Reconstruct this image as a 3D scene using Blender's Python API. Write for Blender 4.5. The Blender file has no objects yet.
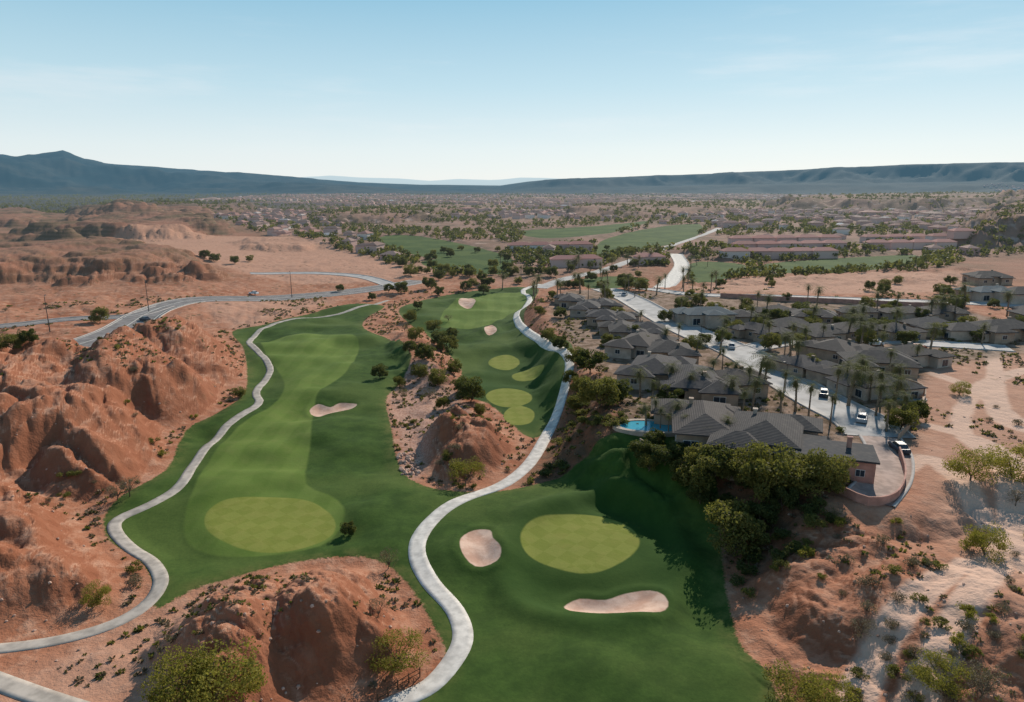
import bpy, math, random
import numpy as np
from mathutils import Vector, Matrix
rng=np.random.default_rng(7); random.seed(7)
F=683.0; CH=50.0; PITCH=math.atan((351-186)/F)
cp,sp=math.cos(PITCH),math.sin(PITCH)
SUN_AZ=math.radians(27); SUN_EL=math.radians(31)
scn=bpy.context.scene; COL=scn.collection
# ------------------------------------------------------------ survey helpers
def ray(u,v):
    a=(np.asarray(u,float)-512)/F; b=(351-np.asarray(v,float))/F
    return a, cp+b*sp, -sp+b*cp
def gp(u,v,z=0.):
    dx,dy,dz=ray(u,v); t=(z-CH)/np.minimum(dz,-1e-4); return dx*t,dy*t
def px(x,y,z=0.):
    dep=y*cp-(z-CH)*sp; up=y*sp+(z-CH)*cp
    return 512+F*x/dep, 351-F*up/dep
def catmull(P,n,closed):
    P=np.asarray(P,float); N=len(P); out=[]
    segs=N if closed else N-1
    for i in range(segs):
        if closed: p0,p1,p2,p3=P[(i-1)%N],P[i],P[(i+1)%N],P[(i+2)%N]
        else: p0,p1,p2,p3=P[max(i-1,0)],P[i],P[i+1],P[min(i+2,N-1)]
        for k in range(n):
            t=k/n
            out.append(0.5*((2*p1)+(-p0+p2)*t+(2*p0-5*p1+4*p2-p3)*t*t+(-p0+3*p1-3*p2+p3)*t**3))
    if not closed: out.append(P[-1])
    return np.array(out)
def W(pts,z=0.,n=3,closed=True):
    pts=catmull(pts,n,closed) if n>1 else np.array(pts,float)
    x,y=gp(pts[:,0],pts[:,1],z); return np.stack([x,y],1)
def S(x,a,b):
    t=np.clip((x-a)/(b-a),0,1); return t*t*(3-2*t)
def ell(cx,cy,rx,ry,n=16,wob=0.05):
    return [(cx+rx*math.cos(t)*(1+wob*math.sin(2*t+cx)),cy+ry*math.sin(t)*(1+wob*math.cos(3*t+cy))) for t in np.linspace(0,2*math.pi,n,endpoint=False)]
# ------------------------------------------------------------ noise
def _h(ix,iy,s):
    n=(ix.astype(np.int64)*374761393+iy.astype(np.int64)*668265263+s*974711)&0xffffffff
    n=((n^(n>>13))*1274126177)&0xffffffff
    n=n^(n>>16); return (n&0xffff)/32767.5-1
def vn(x,y,s=0):
    ix=np.floor(x);iy=np.floor(y);fx=x-ix;fy=y-iy
    fx=fx*fx*fx*(fx*(fx*6-15)+10);fy=fy*fy*fy*(fy*(fy*6-15)+10)
    a=_h(ix,iy,s);b=_h(ix+1,iy,s);c=_h(ix,iy+1,s);d=_h(ix+1,iy+1,s)
    return (a+(b-a)*fx)*(1-fy)+(c+(d-c)*fx)*fy
def fbm(x,y,o=4,s=0):
    r=0;a=1;t=0
    for i in range(o):
        r=r+a*vn(x*0.8-y*0.6,x*0.6+y*0.8,s+i);t+=a;a*=.5;x,y=(x*0.8-y*0.6)*2.03,(x*0.6+y*0.8)*2.03
    return r/t
def ridged(x,y,o=4,s=0,g=.5):
    r=0;a=1;t=0
    for i in range(o):
        r=r+a*(1-np.abs(vn(x,y,s+i))*1.6);t+=a;a*=g;x,y=(x*0.8-y*0.6)*2.03,(x*0.6+y*0.8)*2.03
    return np.clip(r/t,0,1)
def billow(x,y,o=4,s=0,g=.5,soft=.05):
    r=0;a=1;t=0
    for i in range(o):
        v=vn(x,y,s+i);v=(np.sqrt(v*v+soft*soft)-soft)*1.7;r=r+a*np.minimum(1.1,v);t+=a;a*=g;x,y=(x*0.8-y*0.6)*2.13,(x*0.6+y*0.8)*2.13
    return r/t
# ------------------------------------------------------------ distances
def poly_sd(poly,X,Y,margin=40.):
    out=np.full(X.shape,-margin,np.float32)
    m=(X>poly[:,0].min()-margin)&(X<poly[:,0].max()+margin)&(Y>poly[:,1].min()-margin)&(Y<poly[:,1].max()+margin)
    x=X[m].astype(np.float32);y=Y[m].astype(np.float32)
    if x.size==0: return out
    d=np.full(x.shape,1e12,np.float32);ins=np.zeros(x.shape,bool)
    Q=np.roll(poly,-1,0)
    for (ax,ay),(bx,by) in zip(poly,Q):
        ex,ey=bx-ax,by-ay;L=ex*ex+ey*ey+1e-9
        px_,py_=x-ax,y-ay;t=np.clip((px_*ex+py_*ey)/L,0,1)
        d=np.minimum(d,(px_-t*ex)**2+(py_-t*ey)**2)
        if abs(ey)>1e-9: ins^=((ay>y)!=(by>y))&(x<ex*(y-ay)/ey+ax)
    d=np.sqrt(d); out[m]=np.where(ins,d,-np.minimum(d,margin)); return out
def line_d(line,X,Y,margin=15.):
    out=np.full(X.shape,margin,np.float32)
    m=(X>line[:,0].min()-margin)&(X<line[:,0].max()+margin)&(Y>line[:,1].min()-margin)&(Y<line[:,1].max()+margin)
    x=X[m].astype(np.float32);y=Y[m].astype(np.float32)
    if x.size==0: return out
    d=np.full(x.shape,1e12,np.float32)
    for (ax,ay),(bx,by) in zip(line[:-1],line[1:]):
        ex,ey=bx-ax,by-ay;L=ex*ex+ey*ey+1e-9
        px_,py_=x-ax,y-ay;t=np.clip((px_*ex+py_*ey)/L,0,1)
        d=np.minimum(d,(px_-t*ex)**2+(py_-t*ey)**2)
    out[m]=np.minimum(np.sqrt(d),margin);return out
# ------------------------------------------------------------ survey of the golf course
grass=[W([(350,304),(300,316),(262,326),(232,332),(243,348),(247,372),(243,394),(215,414),(185,430),(165,470),(120,498),(104,520),(110,542),(140,560),(154,585),(156,610),(190,592),(235,578),(290,563),(350,557),(385,564),(412,590),(436,630),(446,655),(436,680),(405,705),(380,740),(500,790),(800,790),(782,720),(770,680),(742,648),(728,600),(724,570),(720,540),(712,505),(690,478),(630,468),(575,474),(530,486),(490,492),(440,490),(410,478),(396,455),(392,430),(386,400),(396,385),(412,362),(396,342),(365,330),(366,318),(385,306)]),
 W([(400,308),(430,298),(480,290),(534,287),(536,296),(528,312),(524,332),(538,350),(566,362),(574,378),(570,398),(553,420),(538,436),(522,432),(508,418),(488,402),(466,396),(455,384),(462,370),(445,352),(425,335),(405,320)])]
farg=[W([(378,238),(420,236),(500,253),(512,264),(470,263),(400,252)]),W([(600,242),(640,230),(700,224),(690,240),(640,250),(600,256)]),
 W([(765,264),(840,258),(915,255),(912,264),(850,272),(780,273)]),W([(683,270),(700,262),(745,265),(735,277),(700,283)]),W([(420,262),(470,257),(510,266),(500,274),(450,272)]),
 W([(580,280),(620,276),(650,280),(625,287),(590,288)]),W([(520,231),(600,226),(650,221),(610,233),(545,239)])]
fair=[W([(262,342),(300,335),(352,338),(358,350),(345,374),(316,398),(311,440),(306,482),(338,500),(344,520),(320,545),(255,556),(205,550),(184,530),(190,500),(212,455),(238,425),(278,400),(284,380),(270,360)]),
 W([(440,326),(450,305),(480,295),(524,291),(522,306),(490,326),(458,329)])]
fringe=[W(ell(594,563,92,64,18,.06)),W([(480,388),(500,352),(540,360),(552,375),(545,400),(530,428),(505,418)])]
green=[W(ell(270,523,66,28)),W(ell(580,543,57,29)),W(ell(504,361,15,7)),W(ell(528,375,16,5)),W(ell(509,396,23,9)),W(ell(519,414,16,10))]
sand=[W([(461,546),(474,537),(490,536),(493,546),(501,557),(497,567),(475,570),(462,560)]),
 W([(564,601),(580,592),(606,595),(625,591),(650,590),(668,605),(660,617),(635,619),(600,613),(575,609)]),
 W([(309,407),(318,402),(330,404),(340,401),(357,403),(350,408),(330,411),(318,413)]),W([(458,303),(468,299),(476,303),(468,307)]),W([(484,330),(492,326),(497,332),(489,335)])]
pathL=W([(388,300),(350,311),(300,319),(268,327),(249,342),(262,357),(270,370),(256,390),(258,404),(228,424),(207,445),(192,465),(182,485),(152,505),(120,519),(115,531),(131,548),(152,562),(161,582),(150,602),(122,621),(80,637),(30,650),(-30,660),(-120,668)],0,4,False)
pathC=W([(330,735),(392,704),(430,686),(455,658),(463,635),(455,610),(431,585),(418,561),(420,540),(440,516),(470,498),(505,483),(530,462),(549,430),(563,405),(569,382),(552,365),(533,348),(519,330),(517,316),(530,300),(523,290),(540,284)],0,4,False)
pathB=W([(-60,670),(0,690),(50,708),(110,730)],0,4,False)
road1=W([(-60,378),(0,363),(60,350),(115,332),(152,311),(195,299),(270,293),(340,287),(392,281),(420,276)],3,4,False)
road2=W([(-60,330),(0,326),(70,319),(130,316),(165,306)],3,4,False)
road3=W([(392,281),(365,272),(310,268),(250,270)],3,4,False)
street=W([(590,283),(625,296),(655,313),(690,331),(740,352),(790,382),(830,404),(862,420),(880,436)],7,4,False)
street2=W([(740,352),(780,343),(850,340),(930,345),(1010,350)],7,4,False)
drive=W([(880,436),(890,455),(886,478),(868,500)],7,4,False)
boul=W([(540,284),(565,276),(600,268),(640,255),(690,238),(720,228)],2,4,False)
boul2=W([(590,283),(650,290),(700,297),(800,300),(960,306),(1100,312)],6,4,False)
boul3=W([(650,290),(668,278),(682,262),(676,250)],3,4,False)
tracks=[W([(905,702),(960,620),(1010,540),(1000,480),(960,440),(975,400),(1024,380),(1100,370)],5,4,False),W([(1060,600),(985,520),(930,470),(900,480)],5,4,False),W([(950,340),(990,360),(1000,420),(1060,440)],5,4,False),W([(1024,560),(960,580),(880,640),(840,720)],4,4,False),W([(935,380),(985,400),(1010,430),(1100,450)],6,4,False),W([(930,430),(990,450),(1060,500)],6,4,False)]
# poly, height, edge width, gully, stretch x, stretch y
hills=[
 (W([(-120,388),(0,378),(60,377),(110,360),(160,344),(215,342),(243,353),(239,372),(218,398),(190,412),(174,440),(152,472),(107,492),(50,498),(-120,500)]),9.5,19,6,16,24),
 (W([(-120,505),(0,500),(60,506),(100,520),(128,556),(135,585),(105,612),(40,632),(-120,645)]),5.5,14,4,12,17),
 (W([(130,700),(158,648),(205,606),(275,575),(335,566),(380,578),(415,620),(432,655),(410,682),(370,700),(300,760),(130,780)]),7.5,15,3.5,13,14),
 (W([(425,440),(445,420),(480,425),(512,440),(520,458),(500,478),(460,485),(430,470)]),4.5,7,2,8,10),
 (W([(385,345),(430,330),(452,352),(458,380),(430,400),(405,380)]),2.0,8,4,10,10),
 (W([(-200,268),(0,260),(60,256),(140,251),(190,262),(225,272),(200,290),(60,294),(-200,296)]),9,34,22,30,26),
 (W([(-200,240),(0,240),(60,226),(120,216),(225,226),(215,240),(90,244)]),13,50,40,50,40),
 (W([(60,216),(160,206),(260,208),(250,217),(120,222)]),15,70,60,60,60),
 (W([(-150,228),(-50,214),(60,218),(40,228)]),12,50,40,60,60),
 (W([(225,244),(300,238),(345,243),(320,252),(250,252)]),5,25,25,40,30),
 (W([(955,243),(980,216),(1030,206),(1300,206),(1300,246),(1000,248)]),24,80,60,50,50),
 (W([(760,207),(900,199),(1200,197),(1200,206),(900,213)]),24,100,80,90,90),
 (W([(600,262),(640,253),(700,250),(760,258),(700,262)]),6,40,20,40,40),
 (W([(690,284),(780,276),(960,272),(1000,282),(960,296),(740,296)]),3.5,30,14,30,30),
 (W([(300,218),(380,212),(470,214),(440,222),(340,225)]),11,60,50,60,50),
 (W([(560,212),(640,206),(740,209),(700,218),(600,218)]),13,60,50,60,50),
 (W([(752,520),(800,500),(880,510),(915,560),(900,640),(830,690),(775,680),(745,620)]),2.6,15,4,10,15),
 (W([(930,600),(1010,590),(1150,640),(1100,760),(930,740)]),2.0,14,4,12,12),
]
FARH=set(range(5,16))
plateau=W([(548,298),(556,325),(580,352),(600,375),(622,400),(628,428),(660,442),(700,452),(780,474),(860,500),(905,500),(940,476),(1000,478),(1250,490),(1500,420),(1400,290),(1000,280),(700,286),(600,288)],7)
lots=W([(552,298),(640,290),(960,310),(1040,350),(930,372),(915,430),(890,470),(800,470),(700,445),(635,425),(600,372),(565,340)],7)
shelf=W([(735,480),(762,560),(745,610),(775,660),(810,720),(840,800),(1500,800),(1500,465),(930,465),(800,470)],0)
bankveg=W([(545,425),(600,395),(640,430),(720,450),(800,480),(860,500),(800,540),(740,560),(700,500),(600,475),(530,480)],3)
wash=W([(392,372),(430,368),(455,392),(470,420),(440,430),(425,470),(405,476),(398,440),(390,410)],0)
pale=[W([(60,248),(200,238),(330,240),(430,262),(440,275),(300,285),(180,262)],0),W([(690,300),(720,280),(960,272),(980,296),(900,303)],3),W([(900,340),(1100,330),(1300,470),(1060,640),(960,560),(900,470),(905,400)],6),W([(330,300),(200,303),(240,330),(330,303)],0),
 W([(100,640),(150,620),(230,590),(180,650),(120,720),(0,720),(0,690)],0)]
town=W([(440,268),(390,262),(250,232),(200,215),(150,204),(300,194),(1250,192),(1300,245),(960,256),(720,260),(690,262),(600,266),(560,283),(500,284)],0,1)
# ------------------------------------------------------------ fan shaped terrain sheet
rows=[26.]
while rows[-1]<62000:
    d=rows[-1]; rows.append(d+min(max(d*d/34000*1.45,0.12),0.0085*d))
rows=np.array(rows); NC=1040; A=math.radians(56); az=np.linspace(-A,A,NC); NR=len(rows)
R_,A_=np.meshgrid(rows,az,indexing='ij'); X=R_*np.sin(A_); Y=R_*np.cos(A_); 
def U(polys,m=40.):
    r=None
    for p in polys:
        s=poly_sd(p,X,Y,m); r=s if r is None else np.maximum(r,s)
    return r
sd_near=U(grass); sd_far=U(farg); sd_grass=np.maximum(sd_near,sd_far)
sd_fair=U(fair,10.); sd_fringe=U(fringe,10.); sd_green=U(green,10.); sd_sand=U(sand,10.)
dp=np.full(X.shape,15.,np.float32)
for l,hw in ((pathL,1.1),(pathC,1.4),(pathB,1.3),(road1,6.5),(road2,4),(road3,4),(street,5.5),(street2,4),(drive,3),(boul,4),(boul2,4),(boul3,5)):
    dp=np.minimum(dp,line_d(l,X,Y,22.)-hw)
dtr=np.full(X.shape,10.,np.float32)
for l in tracks: dtr=np.minimum(dtr,line_d(l,X,Y,10.))
sd_plat=poly_sd(plateau,X,Y,40.); sd_shelf=poly_sd(shelf,X,Y,40.); sd_wash=poly_sd(wash,X,Y,10.); sd_veg=poly_sd(bankveg,X,Y,12.); sd_lots=poly_sd(lots,X,Y,10.)
sd_pale=None
for p in pale:
    s=poly_sd(p,X,Y,60.); sd_pale=s if sd_pale is None else np.maximum(sd_pale,s)
sd_town=poly_sd(town,X,Y,60.)
gm_=S(sd_near,-2,5)*(1-.8*S(sd_green,-4,1))*(1-.4*S(dp,2,-1))
Z=0.5*fbm(X/70,Y/70,3,3)+gm_*(1.2*vn(X/17,Y/15,9)+.6*vn(X/8+3,Y/7,10))
near=1-S(R_,250,700)
pm=S(dp,0.6,9)
desert=S(-sd_grass,0.2,9)
flat=1-0.85*S(sd_plat,-3,6)
flat=flat*(1-0.5*S(sd_town,-30,30))
wx=X+4*fbm(X/18,Y/18,3,21); wy=Y+4*fbm(X/18,Y/18,3,31)
rg=billow(wx/15,wy/15,5,40,.5)
Z+=desert*pm*flat*near*(1.9*rg+0.12*fbm(X/3,Y/3,3,50)-0.4)
Z+=desert*(1-near)*flat*(5.0*fbm(X/150,Y/150,5,61)+1.0)*(1-S(R_,4000,9000))*S(sd_pale,10,-20)
hm=np.zeros(X.shape)
for i,(p,H,w,g,sx,sy) in enumerate(hills):
    far=i in FARH
    sd=poly_sd(p,X,Y,max(40.,w))
    if far: rr=billow((X+20*fbm(X/90,Y/90,2,21))/sx,(Y+20*fbm(X/90,Y/90,2,31))/sy,5,70+i)
    else: rr=billow((wx+.5*wy)/sx,(wy-.2*wx)/sy,5,70+i,.46,.07)
    t=np.clip((sd+g*(rr-0.4))/w,0,1)
    s=t*t*(3-2*t)
    if far:
        z=s*(.60+.5*rr); z=(np.floor(z*3)+S(z*3%1,.3,1.))/3*.6+z*.4
        z=H*z*pm
    else:
        s=.55*s+.45*np.sin(t*math.pi/2)   # long concave foot, rounded crest
        z=(H*s*(0.58+0.62*rr)+.07*s*fbm(X/1.6,Y/1.6,3,90))*pm
    Z+=z; hm=np.maximum(hm,s)
pl=S(sd_plat+3.0*(billow(wx/9,wy/9,3,140)-.4)*pm,-15,-1)*7*(1-0.6*S(Y,260,420))
Z=Z+pl
sh=S(sd_shelf+4*(billow(wx/12,wy/12,4,150)-.4),0,18)*4.5
Z=np.where(sd_shelf>-39,np.maximum(Z,Z-pl+np.maximum(pl,sh)),Z)
Z+=3.0*S(-X/np.maximum(Y,1)-0.30,0,.22)*S(-sd_near,4,40)*(1-S(R_,500,1500))
Z-=0.4*S(sd_sand,-0.2,2.0)
Z+=0.2*np.exp(-((sd_sand+.8)/.8)**2)
Z-=1.0*S(sd_wash,-2,5)*(0.6+.6*rg)
Z+=1.1*np.exp(-((sd_fringe)/2.4)**2)*(R_<110)
uu=512+703*X/np.maximum(Y,1)
def prof(us,vs,dist): 
    return np.interp(uu,us,[(186-v)/F*dist+CH if v<186 else 0 for v in vs])*np.clip(Y/R_,.5,1)
m1=prof([-500,-100,0,22,40,58,68,76,88,110,150,200,260,300,360,420,500,560],[150,151,153.5,157,157.5,156,154.5,157,161,163,166,170,175,178,182,184.5,185.5,186.5],8500)
n1=fbm(X/900,Y/900,6,200); n2=ridged(X/700,Y/700,5,220)
Z+=m1*S(R_+1500*n1,5000,8400)*(1-0.5*S(R_,9000,14000))*(1-0.08*n2+0.03*n1)
m2=prof([500,528,545,600,700,800,900,1024,1300],[186.5,184,180.5,178.5,175,171,166.5,163.5,161],6500)
Z+=m2*(0.35*S(R_+700*n1,4600,5600)+0.65*S(R_+500*n2,5800,6350))*(1-0.05*S(R_,6400,7000))
m3=prof([200,300,330,360,400,430,460,490,520,560,700],[182,179,177,179,180,182,180.5,181,179.5,181.5,183],30000)
Z+=m3*S(R_,22000,30000)*(1+0.12*fbm(X/2500,Y/2500,5,240))
def Hl(x,y):
    x=np.asarray(x,float);y=np.asarray(y,float)
    r=np.hypot(x,y);a=np.arctan2(x,y)
    i=np.interp(r,rows,np.arange(NR));j=np.clip((a+A)/(2*A)*(NC-1),0,NC-1.001)
    i=np.clip(i,0,NR-1.001);i0=i.astype(int);j0=j.astype(int);fi=i-i0;fj=j-j0
    return (Z[i0,j0]*(1-fj)+Z[i0,j0+1]*fj)*(1-fi)+(Z[i0+1,j0]*(1-fj)+Z[i0+1,j0+1]*fj)*fi
def G(u,v):
    u=np.atleast_1d(np.asarray(u,float));v=np.atleast_1d(np.asarray(v,float))
    dx,dy,dz=ray(u,v);dz=np.minimum(dz,-1e-3)
    best=(0-CH)/dz;done=np.zeros(u.shape,bool)
    for z in np.linspace(22,-3,126):
        t=(z-CH)/dz;hit=(Hl(dx*t,dy*t)>=z)&~done
        best=np.where(hit,t,best);done|=hit
    x,y=dx*best,dy*best;return x,y,Hl(x,y)
def smp(Aa,x,y):
    r=np.hypot(x,y);i=np.clip(np.round(np.interp(r,rows,np.arange(NR))).astype(int),0,NR-1);j=np.clip(np.round((np.arctan2(x,y)+A)/(2*A)*(NC-1)).astype(int),0,NC-1);return Aa[i,j]
# ------------------------------------------------------------ materials
def col(c): return (c[0],c[1],c[2],1)
class NT:
    def __init__(s,m): s.t=m.node_tree;s.n=s.t.nodes;s.l=s.t.links
    def a(s,t,**k):
        n=s.n.new(t)
        for kk,v in k.items(): setattr(n,kk,v)
        return n
    def set(s,sock,v):
        if hasattr(v,'is_output'): s.l.new(v,sock)
        elif isinstance(v,tuple) and len(v)==3 and sock.type=='RGBA': sock.default_value=col(v)
        else: sock.default_value=v
    def mix(s,f,a,b,bt='MIX'):
        n=s.a('ShaderNodeMix',data_type='RGBA',blend_type=bt); s.set(n.inputs[0],f);s.set(n.inputs[6],a);s.set(n.inputs[7],b);return n.outputs[2]
    def m(s,op,a,b=0.,c=0.):
        n=s.a('ShaderNodeMath',operation=op);s.set(n.inputs[0],a);s.set(n.inputs[1],b);s.set(n.inputs[2],c);return n.outputs[0]
    def mr(s,v,a,b,c=0.,d=1.):
        n=s.a('ShaderNodeMapRange',interpolation_type='SMOOTHSTEP');s.set(n.inputs[0],v);s.set(n.inputs[1],a);s.set(n.inputs[2],b);s.set(n.inputs[3],c);s.set(n.inputs[4],d);return n.outputs[0]
    def noise(s,vec,sc,det=4.,rough=.55,o=0):
        n=s.a('ShaderNodeTexNoise');s.set(n.inputs['Vector'],vec);n.inputs['Scale'].default_value=sc;n.inputs['Detail'].default_value=det;n.inputs['Roughness'].default_value=rough;return n.outputs[o]
    def attr(s,name,o='Fac'): return s.a('ShaderNodeAttribute',attribute_name=name).outputs[o]
    def ramp(s,f,stops):
        n=s.a('ShaderNodeValToRGB');e=n.color_ramp.elements
        while len(e)<len(stops): e.new(.5)
        for i,(p,c) in enumerate(stops): e[i].position=p;e[i].color=col(c)
        s.set(n.inputs[0],f);return n.outputs[0]
def painted_haze(nt,shader):  # air haze painted into the material as emission, stronger away from the origin
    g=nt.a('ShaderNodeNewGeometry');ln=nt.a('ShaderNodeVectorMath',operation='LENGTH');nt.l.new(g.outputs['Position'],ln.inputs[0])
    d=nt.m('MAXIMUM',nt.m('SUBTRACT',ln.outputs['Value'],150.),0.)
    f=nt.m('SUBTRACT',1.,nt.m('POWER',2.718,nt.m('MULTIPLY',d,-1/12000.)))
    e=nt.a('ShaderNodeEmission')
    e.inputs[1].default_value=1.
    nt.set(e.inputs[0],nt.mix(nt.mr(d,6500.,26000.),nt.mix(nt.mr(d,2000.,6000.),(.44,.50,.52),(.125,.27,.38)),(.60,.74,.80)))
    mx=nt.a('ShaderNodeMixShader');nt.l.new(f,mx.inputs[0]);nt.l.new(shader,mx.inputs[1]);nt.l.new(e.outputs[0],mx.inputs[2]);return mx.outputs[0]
def newmat(name,haze=False):
    m=bpy.data.materials.new(name);m.use_nodes=True;nt=NT(m);b=nt.n['Principled BSDF'];b.inputs['Roughness'].default_value=.85
    b.inputs['Specular IOR Level'].default_value=.2
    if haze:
        o=painted_haze(nt,b.outputs[0]);nt.l.new(o,nt.n['Material Output'].inputs[0])
    return m,nt,b
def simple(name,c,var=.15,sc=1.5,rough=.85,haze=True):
    m,nt,b=newmat(name,haze);tc=nt.a('ShaderNodeTexCoord').outputs['Object']
    n=nt.noise(tc,sc,4.)
    lo=tuple(x*(1-var*2) for x in c);hi=tuple(min(1,x*(1+var*2)) for x in c)
    nt.set(b.inputs['Base Color'],nt.mix(nt.mr(n,.3,.7),lo,hi));b.inputs['Roughness'].default_value=rough
    return m
def terrain_mat(turf):
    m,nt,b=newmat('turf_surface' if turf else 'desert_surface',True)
    g=nt.a('ShaderNodeNewGeometry');P=g.outputs['Position']
    n1=nt.noise(P,.035,4.,.6);n2=nt.noise(P,.35,5.,.65);n3=nt.noise(P,2.2,3.,.7)
    sg=nt.m('ADD',nt.attr('sd_grass'),nt.m('MULTIPLY',nt.m('SUBTRACT',n3,.5),1.4))
    gr=nt.mix(nt.mr(n2,.3,.7),(.032,.063,.011),(.056,.100,.018))
    gr=nt.mix(nt.mr(n1,.42,.60,0.,.75),gr,nt.mix(n2,(.074,.112,.022),(.100,.135,.032)))
    gr=nt.mix(nt.m('MULTIPLY',nt.mr(nt.attr('sd_grass'),3.,0.),nt.mr(n2,.4,.65,0.,.65)),gr,(.14,.13,.04))
    gr=nt.mix(nt.mr(n3,.3,.7,0.,.3),gr,(.022,.045,.01))
    if turf:
        c=gr
        c=nt.mix(nt.mr(nt.attr('sd_fringe'),-3.5,1.5,0.,.65),c,(.024,.060,.010))
        mow=nt.a('ShaderNodeTexWave',bands_direction='X');nt.l.new(P,mow.inputs[0]);mow.inputs['Scale'].default_value=.050;mow.inputs['Distortion'].default_value=2.2
        fw=nt.mix(nt.mr(mow.outputs[1],.3,.7),(.098,.150,.026),(.122,.176,.034));fw=nt.mix(nt.mr(n2,.35,.75,0.,.5),fw,(.155,.178,.048))
        fw=nt.mix(nt.mr(n1,.4,.62,0.,.5),fw,(.085,.135,.024))
        c=nt.mix(nt.mr(nt.attr('sd_fair'),-.35,.35),c,fw)
        rot=nt.a('ShaderNodeMapping');rot.inputs['Rotation'].default_value=(0,0,.7);nt.l.new(P,rot.inputs[0])
        ck=nt.a('ShaderNodeTexChecker');nt.l.new(rot.outputs[0],ck.inputs[0]);ck.inputs['Scale'].default_value=.42
        gg=nt.mix(ck.outputs[1],(.175,.196,.036),(.200,.216,.045));gg=nt.mix(nt.mr(n2,.4,.8,0.,.5),gg,(.25,.225,.06))
        c=nt.mix(nt.mr(nt.attr('sd_green'),-.2,.2),c,gg)
        c=nt.mix(nt.mr(nt.attr('sd_sand'),-.12,.12),c,nt.mix(nt.mr(n2,.35,.65),(.50,.30,.215),(.66,.46,.35)))
    else:
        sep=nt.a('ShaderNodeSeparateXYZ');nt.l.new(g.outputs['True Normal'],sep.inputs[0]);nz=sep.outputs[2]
        ln=nt.a('ShaderNodeVectorMath',operation='LENGTH');nt.l.new(P,ln.inputs[0]);D=ln.outputs['Value']
        c=nt.mix(nt.mr(n1,.35,.65),(.31,.115,.058),(.41,.185,.108))
        c=nt.mix(nt.mr(n2,.42,.72),c,(.49,.265,.170))
        c=nt.mix(nt.m('MULTIPLY',nt.mr(n3,.5,.75),.35),c,(.19,.070,.038))
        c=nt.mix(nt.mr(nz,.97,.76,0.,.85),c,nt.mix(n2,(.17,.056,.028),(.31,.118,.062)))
        c=nt.mix(nt.m('MULTIPLY',nt.mr(nt.attr('pale'),-6.,6.),.75),c,nt.mix(n2,(.39,.205,.130),(.52,.31,.22)))
        c=nt.mix(nt.m('MULTIPLY',nt.mr(nt.m('ADD',nt.attr('track'),nt.m('MULTIPLY',n2,2.0)),3.3,2.2),.85),c,(.64,.43,.32))
        c=nt.mix(nt.m('MULTIPLY',nt.mr(nt.attr('wash'),-2.,2.),.7),c,nt.mix(nt.mr(n3,.4,.6),(.30,.17,.12),(.50,.33,.26)))
        c=nt.mix(nt.m('MULTIPLY',nt.mr(nt.attr('veg'),-5.,4.),nt.mr(n2,.35,.6,.35,.9)),c,(.085,.052,.028))
        c=nt.mix(nt.m('MULTIPLY',nt.mr(nt.attr('lots'),-3.,3.),.85),c,nt.mix(nt.mr(n2,.38,.62),(.115,.085,.050),(.28,.20,.15)))
        nA=nt.noise(P,.012,5.,.72);nB=nt.noise(P,.045,3.,.7)
        vo=nt.a('ShaderNodeTexVoronoi');nt.l.new(P,vo.inputs['Vector']);vo.inputs['Scale'].default_value=.30
        dots=nt.m('MULTIPLY',nt.mr(vo.outputs['Distance'],.30,.16),nt.mr(nB,.46,.58))
        dots=nt.m('MULTIPLY',dots,nt.mr(D,110.,300.,.0,.85))
        c=nt.mix(dots,c,(.10,.075,.035))
        fd=nt.mix(nt.mr(nA,.42,.6),(.095,.072,.042),(.24,.115,.075))
        wv=nt.a('ShaderNodeTexWave',bands_direction='Z');nt.l.new(P,wv.inputs[0]);wv.inputs['Scale'].default_value=.10;wv.inputs['Distortion'].default_value=2.5
        fd=nt.mix(nt.m('MULTIPLY',wv.outputs[1],.3),fd,(.30,.17,.12))
        fdf=nt.m('MULTIPLY',nt.mr(D,300.,520.),nt.m('SUBTRACT',1.,nt.mr(nt.attr('pale'),-12.,6.)))
        c=nt.mix(nt.m('MULTIPLY',fdf,nt.mr(nz,1.0,.97,.7,.95)),c,fd)
        fc=nt.mix(nt.mr(nA,.42,.6),(.30,.17,.125),(.12,.09,.058))
        fc=nt.mix(nt.mr(nB,.56,.68),fc,(.40,.28,.23))
        c=nt.mix(nt.m('MULTIPLY',nt.mr(nt.attr('town'),-20.,30.),.8),c,fc)
        dark=nt.mix(nt.mr(nt.noise(P,.0035,5.,.7),.4,.62),(.020,.032,.034),(.052,.052,.045))
        c=nt.mix(nt.attr('plain'),c,dark)
        c=nt.mix(nt.mr(sg,-.25,.25),c,gr)
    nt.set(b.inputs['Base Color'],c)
    b.inputs['Roughness'].default_value=.95;b.inputs['Specular IOR Level'].default_value=.1
    hgt=nt.m('ADD',nt.m('MULTIPLY',n3,.20),nt.m('MULTIPLY',n2,.8))
    bp=nt.a('ShaderNodeBump');bp.inputs['Distance'].default_value=1.;bp.inputs['Strength'].default_value=.13 if turf else .6;nt.set(bp.inputs['Height'],hgt);nt.l.new(bp.outputs[0],b.inputs['Normal'])
    return m
TM=terrain_mat(False);TM2=terrain_mat(True)
M={}
M['concrete']=simple('pale_concrete',(.58,.53,.47),.10,.8,.8)
M['path']=simple('worn_path_concrete',(.38,.33,.28),.12,.6,.85)
M['asphalt']=simple('aged_asphalt',(.20,.18,.17),.12,.3,.9)
M['street']=simple('light_street',(.36,.34,.32),.10,.3,.8)
M['drive']=simple('driveway_pavers',(.36,.26,.215),.12,.8)
M['kerb']=simple('kerb_concrete',(.44,.39,.35),.05,1)
M['paint']=simple('road_paint',(.70,.67,.58),.05,1)
M['stucco']=simple('tan_stucco',(.36,.26,.19),.10,.5)
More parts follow.
